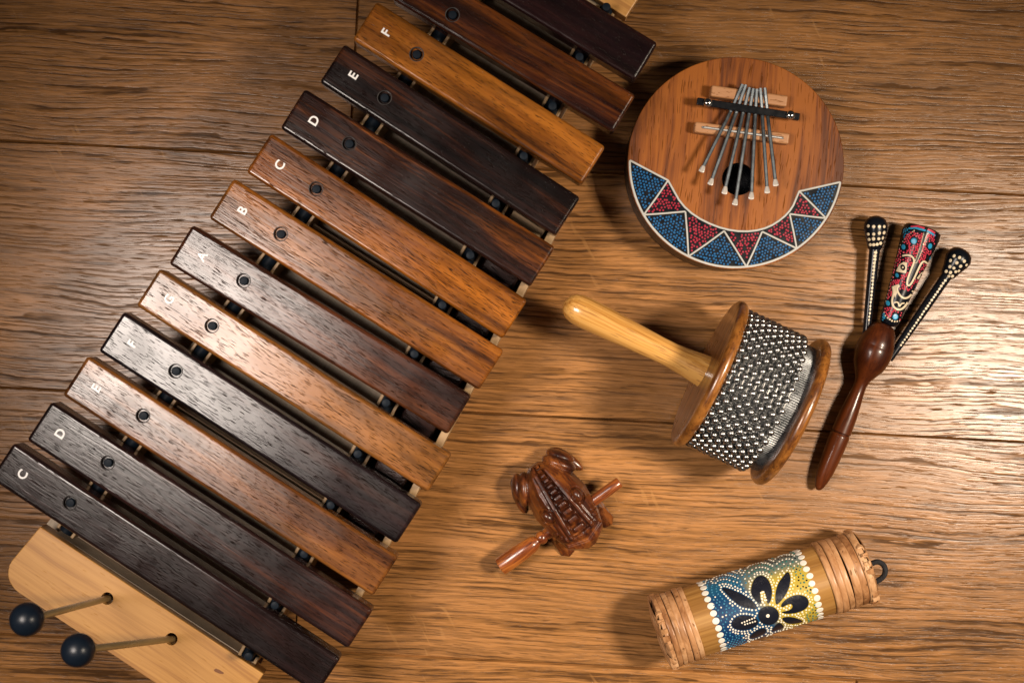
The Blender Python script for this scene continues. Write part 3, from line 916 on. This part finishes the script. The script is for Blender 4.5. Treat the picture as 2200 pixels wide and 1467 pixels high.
discs = [(508, 292, 38, 40), (372, 370, 30, 40), (722, 360, 33, 38), (722, 522, 18, 34), (288, 742, 23, 33), (168, 1108, 27, 40), (266, 1288, 38, 38), (533, 905, 13, 27), (395, 1202, 13, 32)]
db = bmesh.new()
for x, y, rx, ry in discs: ell(db, x, y, rx, ry, 0, .3)
rnd = random.Random(8)
for k in range(60):
    x, y = rnd.uniform(372, 500), rnd.uniform(125, 300)
    if x + y * .9 < 610: ell(db, x, y, 9, 10, 0, .3)
for k in range(14): ell(db, rnd.uniform(98, 135), rnd.uniform(1235, 1330), 10, 12, 0, .3)
stroke(db, SM, [mk(440, 128), mk(520, 118), mk(600, 140), mk(700, 165), mk(790, 225)], 4.2, 0, .3, .4, 1.5)
obj("blue_dots", db, MBLUE, mask, Matrix.Identity(4))
rb = bmesh.new(); got = []
side = [mk(*p) for p in ((455, 170), (780, 215), (790, 300), (660, 640), (400, 1240), (345, 1330), (180, 1300), (120, 1210), (330, 330))]
tries = 0
while tries < 9000:
    tries += 1
    p = mk(rnd.uniform(100, 830), rnd.uniform(150, 1330))
    if not inside(p, side): continue
    if any((p - mk(x, y)).length < (max(rx, ry) + 22) / 6.1125 for x, y, rx, ry in discs): continue
    if any((p - q).length < 3.5 for q in got): continue
    if any(pdist(p, q, False) < w / 2 + 2.3 for q, w in spx): continue
    if any(inside(p, [mk(*z) for z in pl]) or pdist(p, [mk(*z) for z in pl]) < 2.4 for pl, _ in polys): continue
    if pdist(p, [mk(684, 118), mk(545, 555)], False) < 3.8: continue
    if inside(p, [mk(*z) for z in ((520, 560), (600, 580), (470, 860), (410, 850))]) or inside(p, [mk(*z) for z in ((235, 900), (500, 960), (440, 1100), (300, 1200), (220, 1100))]): continue
    got.append(p)
    h, n = SM.hit(p)
    if h is not None: dot(rb, h, n, 2.0 * rnd.uniform(.85, 1.15), 2.0 * rnd.uniform(.9, 1.3), (.93, .34, 0), .55, 0, 8, .15)
for k in range(2):
    stroke(rb, SM, [[mk(470, 105), mk(560, 98), mk(650, 128)], [mk(690, 140), mk(740, 160), mk(785, 190)]][k], 4.0, 0, .5, .5, 1.5)
obj("red_dots", rb, MRED, mask, Matrix.Identity(4))

# ------------------------------------------------------------------ rain shaker
def cs(x, y): return (1370 + x / 3.9286, 1110 + y / 3.9286)
ZS = 81.0; RT = 73.0
a, b = W(*cs(300, 940), ZS), W(*cs(1830, 437), ZS)
SX = (b - a).normalized()
shk = thing("rain_shaker", "bamboo rain shaker with rattan wrapped ends and a blue and yellow flower painting", "shaker", Vector(((a.x + b.x) / 2, (a.y + b.y) / 2, 0)))
SHM = frame((a + b) / 2, SX)
SHI = SHM.inverted()
def sax(x, y):                      # axial position of a photo point on the crest of the tube
    return (SHI @ W(*cs(x, y), ZS + RT * .6)).x
x0, x1 = sax(480, 885), sax(1590, 515)
BAM = wood("bamboo_tube", (.17, .075, .017), (.28, .14, .037), (.36, .195, .058), 111, along=.0025, across=.07, cont=.16, pore=.7, pore_f=(.01, .3), pore_col=(.2, .1, .03), rough=.32, bump=.3, wavy=3)
bm = bmesh.new(); lathe(bm, [(x0 - 20, RT), (x1 + 20, RT)], 128, rad=lambda s, r, a: r * (1 + .006 * math.sin(5 * a)))
tubeo = obj("bamboo_tube", bm, BAM, shk, SHM, smooth=True)
# painted band
e0, e1 = sax(640, 850), sax(1455, 560)
t = NT("gradient_paint"); v = t.coord()
x, y, z = t.sep(v)
f = t.ma('ADD', x, t.ma('MULTIPLY', y, .42))
f = t.ma('ADD', f, t.ma('MULTIPLY', t.noise(v, .03, 3), 14))
sm = sax(1105, 830)
g1 = t.ss(f, sm - 14, sm + 22)
c = t.mix(t.ss(f, e0, sm), (.004, .026, .085), (.006, .055, .13))
c = t.mix(g1, c, (.37, .275, .035))
c = t.mix(t.ma('MULTIPLY', t.ss(y, 40, 66), .75), c, (.012, .09, .16))
t.set(Base_Color=c, Roughness=.33)
t.bump(t.noise(v, .12, 3), .6)
bm = bmesh.new()
lathe(bm, [(e0, RT + .1), (e0 + .4, RT + .7), (e1 - .4, RT + .7), (e1, RT + .1)], 128, cap=False, rad=lambda s, r, a: r * (1 + .006 * math.sin(5 * a)))
band = obj("painted_band", bm, t.m, shk, SHM, smooth=True)
rnd = random.Random(4)
DOTW = plain("shaker_white", (.60, .57, .50), .45, vary=.06, bump=.3)
for ex, sg in ((e0, -1), (e1, 1)):
    bm = bmesh.new()
    for k in range(29):
        an = 2 * math.pi * (k + (.3 if sg > 0 else 0)) / 29
        n = Vector((0, math.cos(an), math.sin(an)))
        p = Vector((ex + rnd.uniform(-1, 1), 0, 0)) + n * (RT * (1 + .006 * math.sin(5 * an)) + .6)
        dot(bm, p, n, 7.6 * rnd.uniform(.93, 1.05), 6.6 * rnd.uniform(.93, 1.08), (1, 0, 0), .16, 0, 18, .1)
    obj("white_dots", bm, DOTW, band, SHM)
PET = [[(700, 595), (760, 600), (860, 640), (950, 690), (1000, 740), (1005, 778), (960, 772), (880, 760), (815, 715), (755, 655)],
       [(953, 640), (965, 560), (1000, 505), (1050, 490), (1100, 520), (1130, 590), (1136, 650), (1122, 712), (1098, 738), (1085, 700), (1078, 640), (1045, 615), (1030, 660), (1046, 725), (1028, 735), (990, 700)],
       [(1163, 735), (1160, 650), (1180, 570), (1220, 510), (1268, 452), (1292, 500), (1286, 570), (1260, 640), (1222, 695), (1182, 738)],
       [(1205, 745), (1240, 700), (1300, 665), (1360, 653), (1420, 668), (1446, 710), (1440, 752), (1400, 788), (1330, 812), (1250, 818), (1203, 800), (1280, 788), (1310, 760), (1300, 732), (1262, 738), (1220, 765)],
       [(1212, 850), (1270, 838), (1340, 850), (1408, 880), (1350, 897), (1280, 903), (1235, 882)],
       [(788, 900), (820, 850), (880, 826), (950, 833), (1008, 855), (1022, 895), (985, 930), (920, 952), (850, 952), (803, 932)],
       [(1165, 905), (1200, 885), (1245, 930), (1180, 952), (1120, 970)],
       [(940, 1010), (1000, 955), (1075, 930), (1090, 975), (1010, 1010), (960, 1025)]]
SB = Surf([band])
bm = bmesh.new()
petpx = []
for p in PET:
    q = smooth_curve([Vector(cs(*z)) for z in p], 2, True); petpx.append(q)
    fill(bm, SB, q, 0, .35, 4)
cpx = [Vector(cs(1105 + 88 * math.cos(k * math.pi / 14), 830 + 80 * math.sin(k * math.pi / 14))) for k in range(28)]
fill(bm, SB, cpx, 0, .4, 4)
obj("black_flower", bm, plain("flower_black", (.007, .008, .014), .3, vary=.2, bump=.5, bs=.15), band, Matrix.Identity(4))
allp = petpx + [cpx]
fine = bmesh.new(); placed = []
def dist(p): 
    return min((-1 if inside(p, q) else pdist(p, q)) for q in allp)
grid = []
for i in range(0, 260):
    for j in range(0, 200):
        p = Vector(cs(540 + i * 4.2, 270 + j * 4.4))
        h, n = SB.hit(p)
        if h is None: continue
        l = SHI @ h
        if not (e0 + 6 < l.x < e1 - 6): continue
        if (l.yz.length) < RT * .9: continue
        dd = dist(p)
        if dd < 2: continue
        grid.append((p, h, n, l, dd))
rnd = random.Random(6)
levels = [3.4, 8.2] + [13.2 + 4.9 * k for k in range(14)]
for li, lv in enumerate(levels):
    cand = [g for g in grid if abs(g[4] - lv) < .75]
    cand.sort(key=lambda g: (round(g[0].x / 3), g[0].y))
    for g in cand:
        sp = 5.8 if li < 2 else 6.3
        if any((g[1] - q).length < sp for q in placed): continue
        placed.append(g[1])
        fx = g[3].x + g[3].y * .42
        yel = fx > sm + 14
        midz = fx > sm - 6
        if li == 0: mi = 0
        elif li == 1: mi = 0 if not yel else 1
        else: mi = (3 if (li % 3) else 4) if yel else (2 if (li + rnd.randint(0, 5)) % 6 else 0)
        if g[3].y > 52 : mi = 0 if (li % 2) else mi
        r = 2.2 if li < 2 else 2.0
        dot(fine, g[1], g[2], r * rnd.uniform(.85, 1.12), r * rnd.uniform(.85, 1.12), SX, .5, mi, 8, .1)
for p in [(1098, 833)]: 
    h, n = SB.hit(cs(*p)); dot(fine, h + n * .3, n, 4, 4, SX, .3, 0, 14)
for seg in ([(880, 892), (985, 850)], [(1040, 640), (1058, 722)], [(1062, 632), (1085, 700)], [(905, 905), (990, 880)]):
    A, B = Vector(cs(*seg[0])), Vector(cs(*seg[1])); m = max(3, int((B - A).length / 5.4))
    for k in range(m + 1):
        h, n = SB.hit(A.lerp(B, k / m))
        dot(fine, h + n * .3, n, 1.9, 1.9, SX, .4, 0, 8)
obj("fine_dots", fine, [plain("dot_cream", (.68, .63, .52), .4, vary=.05), plain("dot_pale_yellow", (.70, .58, .28), .4, vary=.05), plain("dot_light_blue", (.025, .15, .25), .4, vary=.1), GREEN, BLACKP], band, Matrix.Identity(4))

# rattan wraps
def rattan(name, xa, xb, end, seed):
    rnd = random.Random(seed)
    mats = [wood("rattan_strip", *cs_, seed + i, axis='y', along=.012, across=.05, cont=.12, pore=.66, pore_f=(.05, .12), pore_col=(.09, .04, .015),
                 pore_amt=.65, rough=.36, spec=.4, bump=.8) for i, cs_ in enumerate((((.20, .09, .035), (.36, .18, .078), (.44, .245, .12)),
                 ((.17, .07, .026), (.30, .14, .056), (.39, .20, .09)), ((.24, .115, .045), (.41, .215, .098), (.49, .29, .15))))]
    bm = bmesh.new(); n = 6
    ws = [rnd.uniform(.75, 1.25) for _ in range(n)]; tot = sum(ws); pos = xa
    for k in range(n):
        wd = (xb - xa) * ws[k] / tot; c = pos + wd / 2; pos += wd
        ph = rnd.uniform(0, 6); am = rnd.uniform(.4, 1.2); rr = RT + rnd.uniform(1.2, 3.6); hw = wd * .475
        prof = [(c - hw, rr - 3)] + [(c + (-1 + q / 4) * hw, rr + 1.7 * (1 - abs(-1 + q / 4) ** 6)) for q in range(9)] + [(c + hw, rr - 3)]
        seg = 96; rings = []
        tl = rnd.uniform(-1.2, 1.2)
        for s, r in prof:
            rings.append([bm.verts.new((s + am * math.sin(a * 2 + ph) + tl * math.sin(a), (r + .6 * math.sin(3 * a + ph)) * math.cos(a), (r + .6 * math.sin(3 * a + ph)) * math.sin(a)))
                          for a in [2 * math.pi * j / seg for j in range(seg)]])
        for A, B in zip(rings, rings[1:]):
            for j in range(seg): bm.faces.new((A[j], B[j], B[(j + 1) % seg], A[(j + 1) % seg])).material_index = k % 3
    bmesh.ops.recalc_face_normals(bm, faces=bm.faces[:])
    o = obj(name, bm, mats, shk, SHM, smooth=True)
    # woven end: flat strips passing over a shallow dome and tucked over the shoulder
    xe = xa if end < 0 else xb
    R0 = RT + 2.5
    def dome(y, z): return xe + end * 9 * (1 - (y * y + z * z) / (R0 * R0))
    bm = bmesh.new(); lathe(bm, [(xe, R0 - 1.5)] + [(dome(r, 0) - end * 1.5, r) for r in (66, 50, 30, 10, 1)], 64)
    obj("end_core", bm, plain("dark_end_core", (.16, .07, .028), .6), o, SHM, smooth=True)
    wv = bmesh.new()
    def strip(off, ang, lift, w, mi):
        L = math.sqrt(R0 ** 2 - off ** 2)
        P = [Vector((xe - end * 10, off, -L - 2.5)), Vector((xe - end * 3, off, -L - 2.8))]
        for k in range(21):
            v = -L + 2 * L * k / 20
            P.append(Vector((dome(off, v) + end * lift, off, v)))
        P += [Vector((xe - end * 3, off, L + 2.8)), Vector((xe - end * 10, off, L + 2.5))]
        Rm = Matrix.Rotation(ang, 3, 'X'); prev = None; sd = Vector((0, 1, 0))
        for k, p in enumerate(P):
            t_ = (P[min(k + 1, len(P) - 1)] - P[max(k - 1, 0)]).normalized()
            nn = t_.cross(sd).normalized()
            if nn.dot(p - Vector((xe - end * 45, off, 0))) < 0: nn = -nn
            row = [wv.verts.new(Rm @ (p + sd * (w / 2 * q) + nn * zz)) for q, zz in ((-1, -1.5), (-.92, .6), (-.4, 1.3), (.4, 1.3), (.92, .6), (1, -1.5))]
            if prev:
                for q in range(5): wv.faces.new((prev[q], prev[q + 1], row[q + 1], row[q])).material_index = mi
            prev = row
    a0 = .35
    for kk, off in enumerate((-8, 9)): strip(off, a0, .2, 15, 2)
    for kk, off in enumerate((-50, -34, 34, 50)): strip(off + rnd.uniform(-1, 1), a0 + math.pi / 2, 1.6 + .6 * (kk % 2), 14.5, kk % 3)
    for kk, off in enumerate((-55, -40, -25, 26, 41, 56)): strip(off + rnd.uniform(-1, 1), a0, 3.2 + .7 * (kk % 2), 14, (kk + 1) % 3)
    bmesh.ops.recalc_face_normals(wv, faces=wv.faces[:])
    obj("woven_end", wv, mats, o, SHM, smooth=True)
    return o
xl, xr = sax(185, 965), sax(1925, 405)
xl, xr = (SHI @ W(*cs(215, 970), ZS + RT)).x, (SHI @ W(*cs(1950, 392), ZS + RT)).x
rattan("rattan_wrap", xl, x0, -1, 121); rattan("rattan_wrap", x1, xr, 1, 122)
# hanging loop
loop = [Vector(cs(*p)) for p in ((1955, 415), (1985, 385), (2030, 375), (2072, 398), (2092, 440), (2085, 490), (2050, 525), (2012, 545), (1985, 540))]
loop = smooth_curve(loop, 2)
bm = bmesh.new(); tube(bm, [W(p.x, p.y, 72 + 10 * math.sin(k / len(loop) * 3.1)) for k, p in enumerate(loop)], 5.8, 12)
obj("cord_loop", bm, plain("black_cord", (.008, .008, .011), .8, bump=2, bs=.4), shk, Matrix.Identity(4), smooth=True)

# ------------------------------------------------------------------ frog guiro
frog_at = W(1205, 1079, 60)
FM = frame((frog_at.x, frog_at.y, 0), (.6, -.8, 0))
frog = thing("wooden_frog", "small carved reddish wooden frog with a ridged back sitting on the floor", "frog", (frog_at.x, frog_at.y, 0))
FW = wood("frog_wood", (.020, .005, .003), (.075, .018, .005), (.19, .056, .010), 131, along=.008, across=.07, bias=.5, cont=.12, pore=.66, rough=.34, spec=.4, bump=.6, coat=.12, wavy=10)
bm = bmesh.new()
def ellip(c, r, rot=0, tilt=0, u=28, v=18):
    M = Matrix.Translation(Vector(c)) @ Matrix.Rotation(rot, 4, 'Z') @ Matrix.Rotation(tilt, 4, 'Y') @ Matrix.Diagonal((*r, 1))
    bmesh.ops.create_uvsphere(bm, u_segments=u, v_segments=v, radius=1, matrix=M)
def hull(pts):
    vs = [bm.verts.new(p) for p in pts]
    g = bmesh.ops.convex_hull(bm, input=vs)
# trunk: faceted, highest behind the eyes, falling to a narrow rump
def ringpts(x, hw, zt, zb, fl=.45, sh=.72):
    return [(x, hw * fl, zt), (x, -hw * fl, zt), (x, hw * .82, zb + (zt - zb) * sh), (x, -hw * .82, zb + (zt - zb) * sh),
            (x, hw, zb + (zt - zb) * .42), (x, -hw, zb + (zt - zb) * .42), (x, hw * .7, zb), (x, -hw * .7, zb)]
hull(ringpts(-97, 13, 74, 28) + ringpts(-80, 38, 92, 16) + ringpts(-45, 57, 106, 12) + ringpts(0, 64, 112, 14) + ringpts(38, 58, 108, 26) + ringpts(60, 50, 102, 34))
# head with a blunt angular muzzle
hull(ringpts(20, 60, 108, 42) + ringpts(60, 54, 104, 34, .55) + [(84, 44, 88), (84, -44, 88), (100, 24, 84), (100, -24, 84), (112, 8, 66), (112, -12, 66), (95, 40, 62), (95, -40, 62), (100, 20, 36), (100, -20, 36), (60, 40, 24), (60, -40, 24)])
for sy in (-1, 1):
    # hind leg: thigh and shank side by side with a crease, foot below
    ellip((-67, sy * 46, 44), (38, 15, 34), rot=sy * .6)
    ellip((-77, sy * 57, 32), (32, 13, 30), rot=sy * .6)
    ellip((-60, sy * 66, 9), (40, 12, 9), rot=sy * .3)
    # fore leg: upright post with a spread foot
    hull([(30, sy * 38, 60), (56, sy * 40, 60), (34, sy * 60, 52), (58, sy * 60, 48), (44, sy * 66, 8), (74, sy * 66, 8), (50, sy * 42, 4), (78, sy * 44, 4)])
    hull([(46, sy * 38, 2), (46, sy * 70, 2), (100, sy * 70, 2), (112, sy * 58, 2), (108, sy * 40, 2), (60, sy * 40, 24), (60, sy * 64, 26), (96, sy * 54, 13)])
    ellip((3, sy * 38, 104), (15, 10, 12), rot=sy * -.15)               # eye
for f in bm.faces: f.smooth = True
fo = obj("body", bm, FW, frog, FM, smooth=False)
mo = fo.modifiers.new("r", 'REMESH'); mo.mode = 'VOXEL'; mo.voxel_size = 1.3 * U; mo.use_smooth_shade = True
ms = fo.modifiers.new("s", 'SMOOTH'); ms.factor = .5; ms.iterations = 4
bpy.context.view_layer.update(); apply_mods(fo)
def sstep(a, b, x):
    t = max(0, min(1, (x - a) / (b - a))); return t * t * (3 - 2 * t)
for v_ in fo.data.vertices:
    x, y, z = v_.co / U
    d = 0.0
    ay = abs(y)
    if z > 55:
        up = sstep(60, 78, z)
        tt = (x + 95) / 168
        if 0 <= tt <= 1.0:
            w = 6 + 15 * tt; yc = 5 * (1 - tt); e = abs(y - yc)
            ch = (1 - sstep(w - 1.2, w + 1.2, e)) * sstep(0, .03, tt) * (1 - sstep(.97, 1, tt))
            d -= 8.5 * ch                                          # channel along the back
            if e < w * .85 and tt < .95:
                ph = ((x + 95) / (9.5 + 6.0 * tt)) % 1.0
                saw = sstep(0, .12, ph) * (1 - sstep(.45, 1.0, ph))
                d += 12.5 * saw * (1 - sstep(w * .55, w * .82, e))     # ridge teeth
            d += 2.6 * sstep(w + .5, w + 2.5, e) * (1 - sstep(w + 8, w + 11, e))   # raised rails
            d -= 2.4 * sstep(w + 9, w + 11, e) * (1 - sstep(w + 13, w + 17, e)) * sstep(.42, .55, tt)
        ee = math.hypot((x - 3) / 17.5, (ay - 38) / 11.5)
        d -= 4.5 * sstep(.84, .97, ee) * (1 - sstep(1.10, 1.25, ee))      # eye outline
        lip = x + ay * .36
        d += 3.0 * sstep(74, 77, lip) * (1 - sstep(84, 87, lip))         # lip collar
        d -= 5.0 * sstep(85, 87.5, lip) * (1 - sstep(92, 97, lip))
        for gx, gy in ((46, 50), (56, 47)):
            q = math.hypot((x - gx) / 5.5, (ay - gy) / 9)
            d -= 4 * sstep(.6, .85, q) * (1 - sstep(1.0, 1.3, q))
        v_.co.z += d * up * U
fo.data.set_sharp_from_angle(angle=math.radians(60))

# scraper stick
a, b = W(1040 + 165 / 4.732, 950 + 1265 / 4.732, 40), W(1040 + 1380 / 4.732, 950 + 402 / 4.732, 64)
d = b - a; L = d.length; TM = frame(a, d)
scr = thing("scraper_stick", "turned reddish wooden stick pushed through the mouth of the frog", "stick", Vector((a.x, a.y, 0)))
SW_ = wood("scraper_wood", (.07, .014, .005), (.20, .05, .010), (.36, .12, .022), 141, along=.010, across=.09, bias=.5, cont=.13, pore=.62, rough=.3, bump=.3, coat=.3, pore_col=(.04, .01, .005), wavy=5)
q = L / 315
prof = [(0, 16), (1, 19), (4, 19.6), (30, 20), (62, 19.2), (84, 17.2), (94, 14), (98, 10.5), (100, 10), (103, 13), (107, 14.5), (113, 14.3), (117, 12), (119, 10.5), (122, 12.5), (140, 13), (200, 12.6), (290, 12), (313, 11.6), (315, 10)]
bm = bmesh.new(); lathe(bm, [(s * q, r) for s, r in prof], 40)
obj("shaft", bm, SW_, scr, TM, smooth=True)
